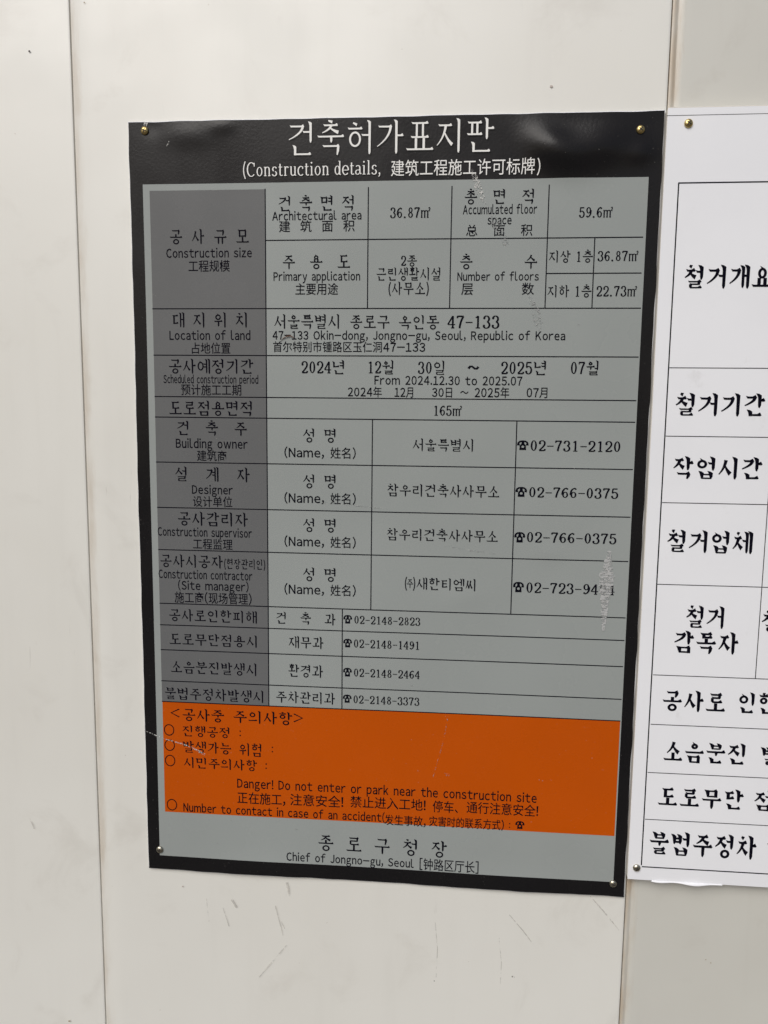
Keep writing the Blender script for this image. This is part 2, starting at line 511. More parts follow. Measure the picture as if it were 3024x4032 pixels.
def hangul(ch):
    k = ord(ch) - 0xAC00
    l, vw, tl = LEAD[k // 588], VOW[k % 588 // 28], TAIL[k % 28]
    S = []; f = bool(tl)
    tick = 0.06 if l in 'ㅊㅎ' else 0.0
    if vw in 'ㅏㅐㅑㅒㅓㅔㅕㅖㅣ':
        yl0, yl1 = (0.47, 0.90 + tick * 0.6) if f else (0.22, 0.84 + tick)
        st, sb = 0.99, (0.37 if f else 0.0)
        ym = (yl0 + yl1) / 2
        lx = {'ㅏ': .55, 'ㅑ': .55, 'ㅣ': .60, 'ㅓ': .58, 'ㅕ': .56, 'ㅐ': .52, 'ㅒ': .5, 'ㅔ': .50, 'ㅖ': .50}[vw]
        if l in 'ㄴㄷㅌㄹㅂㅁ': lx -= 0.02
        S += cons(l, 0.04, yl0, lx, yl1, 'v')
        if vw in 'ㅏㅑ':
            S.append(vst(0.73, st, sb))
            for yy in ((ym,) if vw == 'ㅏ' else (ym + .1, ym - .1)): S.append(hst(0.74, 0.99, yy, knob=True))
        elif vw == 'ㅣ': S.append(vst(0.81, st, sb))
        elif vw in 'ㅓㅕ':
            S.append(vst(0.84, st, sb))
            for yy in ((ym,) if vw == 'ㅓ' else (ym + .11, ym - .08)): S.append(hst(0.54 if l != 'ㅇ' else 0.56, 0.82, yy, knob=False))
        elif vw in 'ㅐㅒ':
            S.append(vst(0.67, st - 0.02, sb + 0.03, w=WV * 0.9)); S.append(vst(0.90, st, sb)); S.append(hst(0.67, 0.88, ym, knob=False))
        else:
            S.append(vst(0.72, st - 0.02, sb + 0.03, w=WV * 0.9)); S.append(vst(0.92, st, sb))
            for yy in ((ym,) if vw == 'ㅔ' else (ym + .1, ym - .08)): S.append(hst(0.46, 0.70, yy, knob=False))
        if f: S += cons(tl, 0.20, 0.0, 0.86, 0.36 if tl in 'ㄹㅂㅇ' else 0.31, 't')
    elif vw in 'ㅗㅛㅜㅠㅡ':
        if f:
            yl0, yl1 = 0.64, 0.95 + tick * 0.5
            if vw in 'ㅗㅛ': yb = 0.46; S += [vst(x, 0.66, yb, head=False, foot=False) for x in ((.5,) if vw == 'ㅗ' else (.38, .62))]
            elif vw in 'ㅜㅠ': yb = 0.54; S += [vst(x, yb, 0.36, head=False) for x in ((.52,) if vw == 'ㅜ' else (.38, .64))]
            else: yb = 0.48
            if vw in 'ㅜㅠ': yl0 += 0.01
            S.append(hst(0.01, 0.99, yb)); S += cons(tl, 0.20, 0.0, 0.82, 0.31 if vw in 'ㅜㅠ' else 0.35, 't')
        else:
            if vw in 'ㅗㅛ': yl0, yb = 0.42, 0.12; S += [vst(x, 0.44, yb, head=False, foot=False) for x in ((.5,) if vw == 'ㅗ' else (.36, .64))]
            elif vw in 'ㅜㅠ': yl0, yb = 0.55, 0.43; S += [vst(x, yb, 0.0, head=False) for x in ((.52,) if vw == 'ㅜ' else (.36, .66))]
            else: yl0, yb = 0.42, 0.22
            yl1 = 0.92 + tick * 0.6
            S.append(hst(0.01, 0.99, yb))
        S += cons(l, 0.19, yl0, 0.80, yl1, 'h')
    else:
        base_ = 'ㅗ' if vw in 'ㅘㅙㅚ' else ('ㅜ' if vw in 'ㅝㅞㅟ' else 'ㅡ')
        if f:
            yl0, yl1, st, sb = 0.67, 0.93 + tick * 0.5, 0.99, 0.34
            yb = {'ㅗ': .45, 'ㅜ': .56, 'ㅡ': .5}[base_]; low = 0.36
        else:
            yl0, yl1, st, sb = 0.50, 0.90 + tick * 0.5, 0.99, 0.0
            yb = {'ㅗ': .22, 'ㅜ': .40, 'ㅡ': .24}[base_]; low = 0.08
        S += cons(l, 0.08, yl0, 0.54, yl1, 'h')
        S.append(hst(0.0, 0.64, yb, rise=0.015))
        if base_ == 'ㅗ': S.append(vst(0.32, yl0 + 0.02, yb, head=False, foot=False))
        if base_ == 'ㅜ': S.append(vst(0.34, yb, low, head=False))
        if vw in 'ㅘㅙ':
            x = 0.76 if vw == 'ㅘ' else 0.70
            S.append(vst(x, st, sb)); S.append(hst(x, 0.99 if vw == 'ㅘ' else 0.9, (st + sb) / 2, knob=vw == 'ㅘ'))
            if vw == 'ㅙ': S.append(vst(0.92, st, sb))
        elif vw == 'ㅝ': S.append(vst(0.84, st, sb)); S.append(hst(0.60, 0.82, yb - 0.10, knob=False))
        else: S.append(vst(0.82, st, sb))
        if f: S += cons(tl, 0.20, 0.0, 0.86, 0.29, 't')
    return S


def arc(cx, cy, rx, ry, a0, a1, n=12):
    return [(cx + rx * math.cos(math.radians(a0 + (a1 - a0) * i / n)), cy + ry * math.sin(math.radians(a0 + (a1 - a0) * i / n))) for i in range(n + 1)]


def pen(pts, k=1.0):
    """broad-nib stroke: thick when running vertically, thin horizontally"""
    n = len(pts); ws = []
    for i in range(n):
        a = pts[max(0, i - 1)]; c = pts[min(n - 1, i + 1)]
        dx, dy = c[0] - a[0], c[1] - a[1]; l = math.hypot(dx, dy) or 1
        ws.append(k * (WH * 0.85 + (WV * 1.15 - WH * 0.85) * abs(dy / l)))
    return P_strip(pts, ws)


def bar(x0, x1, y, w=None): return P_poly([(x0, y - (w or WH) / 2), (x1, y - (w or WH) / 2), (x1, y + (w or WH) / 2), (x0, y + (w or WH) / 2)])
def dot(x, y, r): return P_poly([(x + r * math.cos(a * math.pi / 5), y + r * math.sin(a * math.pi / 5)) for a in range(10)])
def stem(x, y0, y1, w=None): w = (w or WV * 1.1) / 2; return P_poly([(x - w, y0), (x + w, y0), (x + w, y1), (x - w, y1)])


def serif(ch):
    """digits and the few roman letters, height 0..1, returns strokes, advance"""
    if ch == '0': return ring(.27, .5, .235, .5, False, WV * 1.15, WH), .56
    if ch == '1': return [stem(.28, .02, .98), bar(.12, .44, .02), pen([(.28, .97), (.20, .88), (.11, .85)])], .56
    if ch == '2': return [pen(arc(.27, .72, .20, .26, 170, -20, 10) + bez((.45, .60), (.38, .40), (.07, .05), 6)), bar(.06, .45, .03, WH * 1.5), pen([(.45, .02), (.49, .18)]), dot(.10, .72, WV * .75)], .56
    if ch == '3': return [pen(arc(.25, .745, .18, .235, 160, -75, 10)), pen(arc(.25, .26, .215, .26, 80, -160, 12)), dot(.09, .80, WV * .7), dot(.08, .20, WV * .7)], .56
    if ch == '4': return [pen([(.35, .97), (.02, .30)], .8), bar(.02, .53, .29), stem(.36, .02, .98), bar(.24, .48, .02)], .56
    if ch == '5': return [pen([(.12, .96), (.09, .54)], .8), bar(.10, .46, .95, WH * 1.5), pen(arc(.25, .32, .215, .31, 140, -160, 14)), dot(.08, .20, WV * .7)], .56
    if ch == '6': return ring(.275, .30, .225, .30, False, WV * 1.1, WH) + [pen(bez((.055, .30), (.05, .90), (.40, .97), 8)), dot(.42, .88, WV * .65)], .56
    if ch == '7': return [bar(.06, .49, .95, WH * 1.6), pen([(.07, .98), (.05, .80)], .8), pen(bez((.48, .95), (.27, .55), (.22, .0), 7))], .56
    if ch == '8': return ring(.27, .745, .19, .255, False, WV * .95, WH) + ring(.27, .265, .225, .265, False, WV * 1.05, WH), .56
    if ch == '9': return ring(.265, .70, .225, .30, False, WV * 1.1, WH) + [pen(bez((.485, .70), (.49, .10), (.14, .03), 8)), dot(.12, .12, WV * .65)], .56
    if ch == '-': return [bar(.02, .50, .46, WH * 1.1)], .54
    if ch == '.': return [dot(.13, .05, WV * .8)], .34
    if ch == ',': return [dot(.12, .06, WV * .8), pen([(.15, .05), (.14, -.08), (.06, -.17)], .7)], .36
    if ch == ':': return [dot(.13, .22, WV * .75), dot(.13, .74, WV * .75)], .26
    if ch == '~': return [pen([(.0, .42), (.10, .58), (.22, .60), (.42, .42), (.54, .40), (.66, .56)], 1.4)], .7
    if ch == '(': return [pen(bez((.30, 1.08), (.02, .45), (.30, -.18), 10), .8)], .36
    if ch == ')': return [pen(bez((.06, 1.08), (.34, .45), (.06, -.18), 10), .8)], .36
    if ch == '<': return [P_strip([(.62, .95), (.03, .5), (.62, .05)], [WH * 1.5] * 3)], .66
    if ch == '>': return [P_strip([(.03, .95), (.62, .5), (.03, .05)], [WH * 1.5] * 3)], .66
    if ch == '㎡':
        S = []
        for q in (.08, .36, .64): S += [stem(q, .03, .68, WV), bar(q - .07, q + .08, .02, WH)]
        S += [pen(arc(.22, .52, .14, .16, 165, 0, 8), .9), pen(arc(.50, .52, .14, .16, 165, 0, 8), .9), bar(-.01, .08, .68, WH)]
        S += [P_strip([(.70 + (x * .30), .62 + y * .36) for x, y in arc(.27, .72, .2, .26, 170, -20, 6) + [(.1, .06), (.48, .06)]], [WH] * 9)]
        return S, .92
    X = .66                                       # x-height of the lower case
    if ch == 'C': return [pen(arc(.36, .49, .31, .50, 50, 315, 16), 1.0), pen([(.60, .97), (.60, .70)], .7)], .70
    if ch == 'o': return ring(.26, X / 2, .235, X / 2 + .01, False, WV * 1.1, WH), .54
    if ch == 'n': return [stem(.12, .02, X), bar(.02, .22, .02), bar(.02, .12, X - .02), pen(arc(.28, X - .2, .16, .19, 170, 0, 8)), stem(.44, .02, X - .18), bar(.34, .54, .02)], .57
    if ch == 's': return [pen(arc(.24, X - .17, .15, .16, 20, 240, 9)), pen(arc(.22, .165, .17, .165, 70, -165, 9))], .46
    if ch == 't': return [pen([(.16, .86), (.16, .14)] + arc(.27, .14, .11, .13, 190, 320, 5)), bar(.04, .33, X - .03)], .38
    if ch == 'r': return [stem(.13, .02, X), bar(.03, .24, .02), bar(.03, .13, X - .02), pen(arc(.27, X - .18, .13, .17, 170, 60, 6)), dot(.35, X - .06, WV * .6)], .42
    if ch == 'u': return [pen([(.12, X)] + arc(.27, .18, .15, .17, 180, 330, 8)), stem(.43, .02, X), bar(.02, .14, X - .02), bar(.34, .43, X - .02), bar(.43, .53, .02)], .57
    if ch == 'c': return [pen(arc(.27, X / 2, .225, X / 2, 45, 315, 14)), dot(.41, X - .14, WV * .6)], .48
    if ch == 'i': return [stem(.14, .02, X), bar(.03, .26, .02), bar(.03, .14, X - .02), dot(.13, .90, WV * .75)], .30
    if ch == 'd': return ring(.24, X / 2, .21, X / 2, False, WV * 1.05, WH) + [stem(.43, .02, 1.0), bar(.33, .43, .98), bar(.43, .53, .02)], .57
    if ch == 'e': return [pen(arc(.26, X / 2, .225, X / 2, 0, 320, 16)), bar(.05, .47, X / 2)], .51
    if ch == 'a': return [pen(arc(.22, X - .17, .15, .16, 150, 0, 7) + [(.38, .12), (.48, .03)]), pen(arc(.20, .17, .15, .16, 60, 330, 12), .9), pen([(.27, .32), (.37, .38)], .7)], .50
    if ch == 'l': return [stem(.14, .02, 1.0), bar(.03, .26, .02), bar(.03, .14, .98)], .29
    raise KeyError(ch)


def phone():
    """telephone sign: cradled handset over a body with a dial hole"""
    S = [P_poly([(.18, .0), (.88, .0), (.88, .16), (.80, .30), (.72, .24), (.34, .24), (.26, .30), (.18, .16)])]
    S.append(P_strip([(.02, .60), (.08, .80), (.25, .93), (.53, .97), (.81, .93), (.98, .80), (1.04, .60)], [.20, .20, .17, .15, .17, .20, .20]))
    S.append(P_poly([(-.07, .50), (.20, .50), (.20, .68), (-.07, .70)])); S.append(P_poly([(.86, .50), (1.13, .50), (1.13, .70), (.86, .68)]))
    S += ring(.53, .36, .34, .32, False, .19, .18)
    S.append(P_poly([(.36, .62), (.70, .62), (.66, .90), (.40, .90)]))
    S.append(P_poly([(.18, .16), (.30, .16), (.34, .50), (.30, .56)])); S.append(P_poly([(.76, .16), (.88, .16), (.76, .56), (.72, .50)]))
    return S


FONT_CACHE = {}
_dg = None


def outline(ch, bold=0.0):
    key = (ch, bold)
    if key in FONT_CACHE: return FONT_CACHE[key]
    full = chr(ord(ch) + 0xFEE0) if 0x21 <= ord(ch) <= 0x7E else ch   # full-width form: the gothic design
    c = bpy.data.curves.new('glyph', 'FONT'); c.body = full; c.resolution_u = 2; c.offset = bold
    ob = bpy.data.objects.new('glyph', c); COL.objects.link(ob)
    dg = bpy.context.evaluated_depsgraph_get(); ev = ob.evaluated_get(dg); me = ev.to_mesh()
    v = [(q.co.x, q.co.y) for q in me.vertices]; f = [tuple(p.vertices) for p in me.polygons]
    # keep every face turned the same way
    g_ = []
    for p in f:
        ar = sum(v[p[i]][0] * v[p[(i + 1) % len(p)]][1] - v[p[(i + 1) % len(p)]][0] * v[p[i]][1] for i in range(len(p)))
        g_.append(p if ar > 0 else p[::-1])
    ev.to_mesh_clear(); bpy.data.objects.remove(ob); bpy.data.curves.remove(c)
    xs = [q[0] for q in v] or [0, .3]
    wide = ord(ch) > 0x2E00
    adv = 1.0 if wide else max(xs) - min(xs) + 0.11
    sh = 0.0 if wide else 0.055 - min(xs)
    FONT_CACHE[key] = ([([(q[0] + sh, q[1]) for q in v], g_)], adv)
    return FONT_CACHE[key]


CAPH = 0.733


def set_text(text, style, xl, xr, yt, yb, parent, mat=M_TEXT, ypl=Y_SIGN, curved=True, off=0.48, space=None, shadow=None, asp=0.88, label=None):
    """one line of lettering fitted to its measured box; style m/b = brush serif, s = gothic latin (cap box), c = gothic CJK box"""
    global WV, WH
    A, B = pt(xl, (yt + yb) / 2, ypl), pt(xr, (yt + yb) / 2, ypl)
    T, Bm = pt((xl + xr) / 2, yt, ypl), pt((xl + xr) / 2, yb, ypl)
    Wm = B[0] - A[0]; Hm = T[1] - Bm[1]; x0 = A[0]; ybase = Bm[1]
    if style in 'mb' and len(text) > 1:            # boxes were measured round slanted lines: take the slant out
        slant = abs(B[1] - A[1]) * max(0.0, 1.0 - 0.9 * Hm / max(Wm, 1e-6))
        slant *= 0.55 if style == 'b' else 1.0; Hm -= slant; ybase += slant / 2
    WV, WH = {'m': (0.118, 0.074), 't': (0.084, 0.050), 'b': (0.165, 0.092)}.get(style, (0.07, 0.046))
    glyphs = []                                   # (strokes, advance, x scale extra, y scale, y shift)
    has_h = any('가' <= c <= '힣' for c in text)
    for ch in text:
        if ch == ' ': glyphs.append((None, 0.42 if style in 'mbt' else 0.30)); continue
        if style in 'mbt':
            if '가' <= ch <= '힣': glyphs.append((hangul(ch), 1.08))
            elif ch == '㈜':
                S = hangul('주'); S = [([(x * .62 + .2, y * .8 + .1) for x, y in v], f) for v, f in S]
                a_, _ = serif('('); b_, _ = serif(')')
                S += [([(x * .8 - .02, y * .85 + .08) for x, y in v], f) for v, f in a_] + [([(x * .8 + .78, y * .85 + .08) for x, y in v], f) for v, f in b_]
                glyphs.append((S, 1.08))
            else:
                S, ad = serif(ch)
                if has_h:
                    S = [([(x * .95, y * .80 + .09) for x, y in v], f) for v, f in S]; ad *= .95
                glyphs.append((S, ad + 0.06))
        else:
            bold = 0.0 if mat is M_TITLE else (0.005 if ord(ch) > 0x2E00 else 0.014)
            glyphs.append(outline(ch, bold))
    # natural extent
    nat = sum(g_[1] for g_ in glyphs if g_[0] is not None)
    nsp = sum(1 for g_ in glyphs if g_[0] is None)
    if style in 'mbt':
        em = Hm; bl = 0.0
        trail = 0.08
    elif style == 's':
        em = Hm / CAPH; bl = 0.0; trail = 0.11
    else:
        em = Hm / 0.92; bl = 0.08 * em; trail = 0.08
    digits = any(c.isdigit() for c in text)
    if nsp and space is None and not digits and (style in 'mbt' or all(ord(c) > 0x2E00 or c == ' ' for c in text)):
        sx = em * (asp if style in 'mbt' else 1.0)
        spw = max(0.0, (Wm - (nat - trail) * sx) / nsp / sx)
    else:
        spw = (0.42 if style in 'mbt' else 0.48) if space is None else space
        sx = Wm / (nat - trail + spw * nsp)
    runs = [([], [])]
    cx = 0.0; lay = 0
    for S, ad in glyphs:
        if S is None:
            if spw * sx > 0.5 * em and runs[-1][0]: runs.append(([], []))   # far-apart syllables are pieces of their own
            cx += spw; continue
        verts, faces = runs[-1]
        for v, f in S:
            n0 = len(verts); lay += 1
            z = off + 0.006 * (lay % 24) if style in 'mbt' else off
            for (x, y) in v:
                if style in 'sc': x -= (0.055 if style == 's' else 0.04)
                verts.append(W(x0 + (cx + x) * sx, ybase + bl + y * em, z, ypl, curved))
            faces += [tuple(i + n0 for i in p) for p in f]
        cx += ad
    for verts, faces in runs:
        if verts: o_ = mesh('lettering', verts, faces, mat, parent)
    if label: o_['label'] = label
    if shadow:
        dx, dy = shadow
        mesh('lettering_shadow', [(a + dx, b_ + 0.00022, c_ - dy) for a, b_, c_ in verts], faces, M_SHADE, parent)
    return o_


def shape_px(strokes, xl, xr, yt, yb, parent, name, mat=M_TEXT, x0=0, x1=1):
    A, B = pt(xl, (yt + yb) / 2), pt(xr, (yt + yb) / 2); T, Bm = pt((xl + xr) / 2, yt), pt((xl + xr) / 2, yb)
    verts, faces = [], []
    for k, (v, f) in enumerate(strokes):
        n0 = len(verts)
        for x, y in v:
            verts.append(W(A[0] + (x - x0) / (x1 - x0) * (B[0] - A[0]), Bm[1] + y * (T[1] - Bm[1]), 0.48 + 0.006 * k))
        faces += [tuple(i + n0 for i in p) for p in f]
    return mesh(name, verts, faces, mat, parent)


# title band
set_text('건축허가표지판', 't', 622, 1068, 258, 333, sign, M_TITLE, off=0.7, shadow=(0.0011, 0.0011))
set_text('(Construction details,', 't', 522, 826, 349, 379, sign, M_TITLE, space=0.34, off=0.7, shadow=(0.0008, 0.0008))
set_text('建筑工程施工许可标牌', 'c', 845, 1155, 344, 379, sign, M_TITLE, off=0.7, shadow=(0.0008, 0.0008))
set_text(')', 't', 1159, 1170, 346, 374, sign, M_TITLE, off=0.7, shadow=(0.0008, 0.0008))

TXT = [
    ('공 사 규 모', 'm', 366, 538, 493, 528), ('Construction size', 's', 359, 544, 537, 556), ('工程规模', 'c', 407, 496, 562, 587),
    ('건 축 면 적', 'm', 601, 767, 421, 457), ('Architectural area', 's', 588, 781, 457, 475), ('建 筑 面 积', 'c', 603, 766, 476, 501),
    ('주 용 도', 'm', 610, 757, 548, 582), ('Primary application', 's', 591, 778, 588, 606), ('主要用途', 'c', 638, 730, 612, 637),
    ('36.87㎡', 'm', 843, 930, 448, 471), ('2종', 'm', 866, 901, 550, 576), ('근린생활시설', 'm', 813, 953, 577, 607), ('(사무소)', 'm', 837, 928, 608, 638),
    ('총 면 적', 'm', 1003, 1156, 407, 442), ('Accumulated floor', 's', 1000, 1160, 443, 462), ('space', 's', 1053, 1105, 466, 484.5), ('总 面 积', 'c', 1007, 1150, 485, 510),
    ('59.6㎡', 'm', 1251, 1324, 447, 470), ('층 수', 'm', 993, 1161, 548, 582), ('Number of floors', 's', 988, 1164, 588.5, 606), ('层 数', 'c', 997, 1153, 611, 637),
    ('지상 1층', 'm', 1185, 1281, 540, 568), ('36.87㎡', 'm', 1291, 1379, 542, 564), ('지하 1층', 'm', 1182, 1278, 615, 643), ('22.73㎡', 'm', 1288, 1376, 618, 640),
    ('대 지 위 치', 'm', 371, 537, 674, 708), ('Location of land', 's', 366, 541, 715, 734), ('占地位置', 'c', 412, 498, 740, 764),
    ('서울특별시', 'm', 592, 736, 678, 711), ('종로구', 'm', 756, 842, 679, 711), ('옥인동', 'm', 861, 949, 680, 712), ('47-133', 'm', 967, 1079, 682, 709),
    ('47-133 Okin-dong, Jongno-gu, Seoul, Republic of Korea', 's', 589, 1221, 716, 734), ('首尔特别市锺路区玉仁洞47-133', 'c', 590, 919, 738, 761),
    ('공사예정기간', 'm', 364, 548, 774, 808), ('Scheduled construction period', 's', 353, 558, 811, 828), ('预计施工工期', 'c', 391, 522, 830, 854),
    ('2024년', 'm', 651, 746, 777, 809), ('12월', 'm', 794, 852, 777, 809), ('30일', 'm', 903, 963, 778, 810), ('~', 'm', 1012, 1034, 780, 808), ('2025년', 'm', 1082, 1182, 778, 811), ('07월', 'm', 1232, 1295, 778, 811),
    ('From 2024.12.30 to 2025.07', 's', 809, 1128, 813, 831.5), ('2024年', 'c', 751, 825, 835, 858), ('12月', 'c', 852, 895, 835.5, 859), ('30日', 'c', 933, 979, 836, 859), ('~', 's', 994, 1012, 840, 856), ('2025年', 'c', 1025, 1100, 836, 860), ('07月', 'c', 1137, 1185, 836, 860),
    ('도로점용면적', 'm', 365, 547, 864, 899), ('165㎡', 'm', 936, 998, 876, 898),
    ('건 축 주', 'm', 382, 534, 908, 942), ('Building owner', 's', 380, 535, 949, 968), ('建筑商', 'c', 426, 490, 973, 996),
    ('서울특별시', 'm', 891, 1025, 946, 976), ('02-731-2120', 'm', 1145, 1341, 951, 976),
    ('설 계 자', 'm', 378, 540, 1007, 1042), ('Designer', 's', 415, 503, 1049, 1067), ('设计单位', 'c', 417, 502, 1072, 1095),
    ('참우리건축사사무소', 'm', 836, 1079, 1044, 1076), ('02-766-0375', 'm', 1142, 1336, 1052, 1077),
    ('공사감리자', 'm', 384, 536, 1104, 1138), ('Construction supervisor', 's', 341, 544, 1141, 1159), ('工程监理', 'c', 417, 502, 1164, 1187),
    ('참우리건축사사무소', 'm', 835, 1076, 1140, 1172), ('02-766-0375', 'm', 1137, 1332, 1149, 1175),
    ('공사시공자', 'm', 346, 482, 1196, 1228), ('(현장관리인)', 'm', 483, 574, 1206, 1231), ('Construction contractor', 's', 343, 545, 1233, 1251), ('(Site manager)', 's', 385, 537, 1257, 1275), ('施工商(现场管理)', 'c', 378, 544, 1280, 1304),
    ('㈜새한티엠씨', 'm', 873, 1030, 1246, 1277), ('02-723-9404', 'm', 1136, 1328, 1258, 1285),
    ('공사로인한피해', 'm', 365, 556, 1314, 1347), ('건 축 과', 'm', 596, 725, 1321, 1351), ('02-2148-2823', 'm', 765, 908, 1330, 1351),
    ('도로무단점용시', 'm', 366, 558, 1366, 1399), ('재무과', 'm', 623, 699, 1373, 1402), ('02-2148-1491', 'm', 764, 907, 1381, 1403),
    ('소음분진발생시', 'm', 369, 557, 1426, 1460), ('환경과', 'm', 623, 698, 1434, 1464), ('02-2148-2464', 'm', 764, 907, 1444, 1466),
    ('불법주정차발생시', 'm', 356, 572, 1483, 1518), ('주차관리과', 'm', 596, 724, 1491, 1522), ('02-2148-3373', 'm', 763, 906, 1502, 1524),
    ('<', 'm', 369, 388, 1530, 1549), ('공사중', 'm', 394, 485, 1529, 1560), ('주의사항', 'm', 504, 632, 1533, 1566), ('>', 'm', 634, 654, 1541, 1560),
    ('진행공정', 'm', 394, 498, 1566, 1594), (':', 'm', 517, 521, 1574, 1592), ('발생가능', 'm', 395, 500, 1599, 1629), ('위험', 'm', 517, 567, 1604, 1634), (':', 'm', 586.5, 590.5, 1609, 1627), ('시민주의사항', 'm', 397, 556, 1634, 1665), (':', 'm', 573, 577, 1645, 1663),
    ('Danger! Do not enter or park near the construction site', 's', 513, 1160, 1698, 1717),
    ('正在施工,', 'c', 513, 617, 1712, 1737), ('注意安全!', 'c', 627, 742, 1717, 1742), ('禁止进入工地!', 'c', 757, 920, 1723, 1748), ('停车、', 'c', 935, 1004, 1731, 1756), ('通行注意安全!', 'c', 1008, 1163, 1735, 1760),
    ('Number to contact in case of an accident(', 's', 397, 831, 1746, 1763.5), ('发生事故,', 'c', 831, 920, 1762, 1784), ('灾害时的联系方式)', 'c', 927, 1089, 1767, 1789), (':', 'm', 1098.5, 1102.5, 1775, 1790),
    ('종 로 구 청 장', 'm', 687, 966, 1802, 1852), ('Chief of Jongno-gu, Seoul', 's', 619, 894, 1849, 1866), ('[钟路区厅长]', 'c', 906, 1034, 1857, 1882),
]
for it in TXT: set_text(*it, sign)
for y in (924.5, 1023.7, 1118.4, 1224.8): set_text('성 명', 'm', 654, 727.5, y, y + 32, sign)
for y in (966, 1064.5, 1158.5, 1262): set_text('(Name, 姓名)', 'c', 614, 769, y, y + 24, sign, space=0.5)
PH_ = phone()
for (a, b_, c, d) in ((1116.4, 1142, 952, 972), (1113, 1138.6, 1052.5, 1073), (1110.3, 1134.6, 1150, 1171.5), (1107.7, 1132, 1257.7, 1279),
                      (741.6, 760.8, 1329, 1346.6), (741.4, 760.6, 1380.3, 1398), (741, 760.2, 1443, 1461), (740.4, 759.6, 1500.8, 1517.6), (1112.8, 1133, 1774, 1790)):
    shape_px(PH_, a, b_, c, d, sign, 'telephone_symbol', x0=-.09, x1=1.15)
for (x, y) in ((365.6, 1576.2), (366.9, 1609.2), (367.9, 1642.3), (371.9, 1737.5)):
    shape_px(ring(.5, .5, .5, .5, False, .085, .08), x - 11.2, x + 11.2, y - 12.4, y + 12.4, sign, 'bullet_ring')

# ------------------------------------------------------------------ the white demolition notice beside it
WX0, WX1 = pt(1438.5, 249.6, Y_WHITE)[0], 0.0
yt_ = (pt(1441, 231.7, Y_WHITE)[1] + pt(1659, 225.7, Y_WHITE)[1]) / 2
yb_ = (pt(1356.5, 1895.7, Y_WHITE)[1] + pt(1659, 1921, Y_WHITE)[1]) / 2
WX0 = (pt(1438.5, 249.6, Y_WHITE)[0] + pt(1357, 1890, Y_WHITE)[0]) / 2
WX1 = WX0 + 0.60
white = empty('demolition_sign', (0, 0, ZC),
              'white printed demolition notice with bold black lettering and a ruled table on thick foam board', 'notice board')


def rounded_board(name, x0, x1, y0, y1, yf, yb2, r, mat, parent):
    out = []
    for cx, cy, a0 in ((x1 - r, y1 - r, 0), (x0 + r, y1 - r, 90), (x0 + r, y0 + r, 180), (x1 - r, y0 + r, 270)):
        for i in range(5):
            a = math.radians(a0 + 90 * i / 4); out.append((cx + r * math.cos(a), cy + r * math.sin(a)))
    n = len(out); e = 0.0006
    V = [(x, yb2, y) for x, y in out] + [(x, yf + e, y) for x, y in out]
    cxm, cym = (x0 + x1) / 2, (y0 + y1) / 2
    V += [(x + (e if x < cxm else -e), yf, y + (e if y < cym else -e)) for x, y in out]
    F = [tuple(range(n - 1, -1, -1))[::-1]]
    for k in (0, 1):
        for i in range(n):
            j = (i + 1) % n
            F.append((k * n + i, (k + 1) * n + i, (k + 1) * n + j, k * n + j))
    F.append(tuple(2 * n + i for i in range(n)))
    return mesh(name, V, F, mat, parent)


rounded_board('board', WX0, WX1, yb_, yt_, Y_WHITE + 0.0002, Y_WALL - 0.0002, 0.004, M_FOAM, white)
grid_rect('printed_sheet', WX0 + .0006, yb_ + .0004, WX1 - .0006, yt_ - .0012, 0.1, M_SHEET, white, Y_WHITE, False, ragged=0.0003, seed=9)


def wrule(p, q, w=0.0009, horizontal=True, ext=None):
    A, B = pt(*p, Y_WHITE), pt(*q, Y_WHITE)
    if horizontal:
        y = (A[1] + B[1]) / 2; x1 = ext if ext is not None else B[0]
        rule(A[0], y, x1, y, w, white, off=0.25, ypl=Y_WHITE, curved=False)
    else:
        x = (A[0] + B[0]) / 2; rule(x, A[1], x, B[1], w, white, off=0.29, ypl=Y_WHITE, curved=False)


FR = WX1 - 0.016
wrule((1440, 249.6), (1659, 245.8), 0.0005, ext=WX1 - .001)
wrule((1464.8, 395.7), (1659, 392.4), 0.0014, ext=FR)
wrule((1386.3, 1869), (1659, 1890.6), 0.0014, ext=FR)
wrule((1464.8, 395.7), (1386.3, 1869), 0.0014, horizontal=False)
for (p, q) in (((1446, 794.3), (1659, 795.8)), ((1438, 941.9), (1659, 945)), ((1430.3, 1085.7), (1659, 1090)), ((1419.8, 1262.2), (1659, 1268.4)),
               ((1410.6, 1457.8), (1659, 1466.7)), ((1405.4, 1564), (1659, 1575.4)), ((1399, 1667.4), (1659, 1681.7)), ((1393, 1768), (1659, 1784.8))):
    wrule(p, q, ext=FR)
a = pt(1645.8, 1262, Y_WHITE); b_ = pt(1631.7, 1465, Y_WHITE)
rule((a[0] + b_[0]) / 2, pt(1659, 1090, Y_WHITE)[1] + .0, (a[0] + b_[0]) / 2, b_[1], 0.0009, white, off=0.29, ypl=Y_WHITE, curved=False)
rule((a[0] + b_[0]) / 2, pt(1464.8, 395.7, Y_WHITE)[1], (a[0] + b_[0]) / 2, pt(1659, 1090, Y_WHITE)[1], 0.0009, white, off=0.29, ypl=Y_WHITE, curved=False)
yA = pt(1464.8, 394, Y_WHITE)[1]; yB = pt(1520, 1880, Y_WHITE)[1]
rule(FR, yA, FR, yB, 0.0014, white, off=0.29, ypl=Y_WHITE, curved=False)
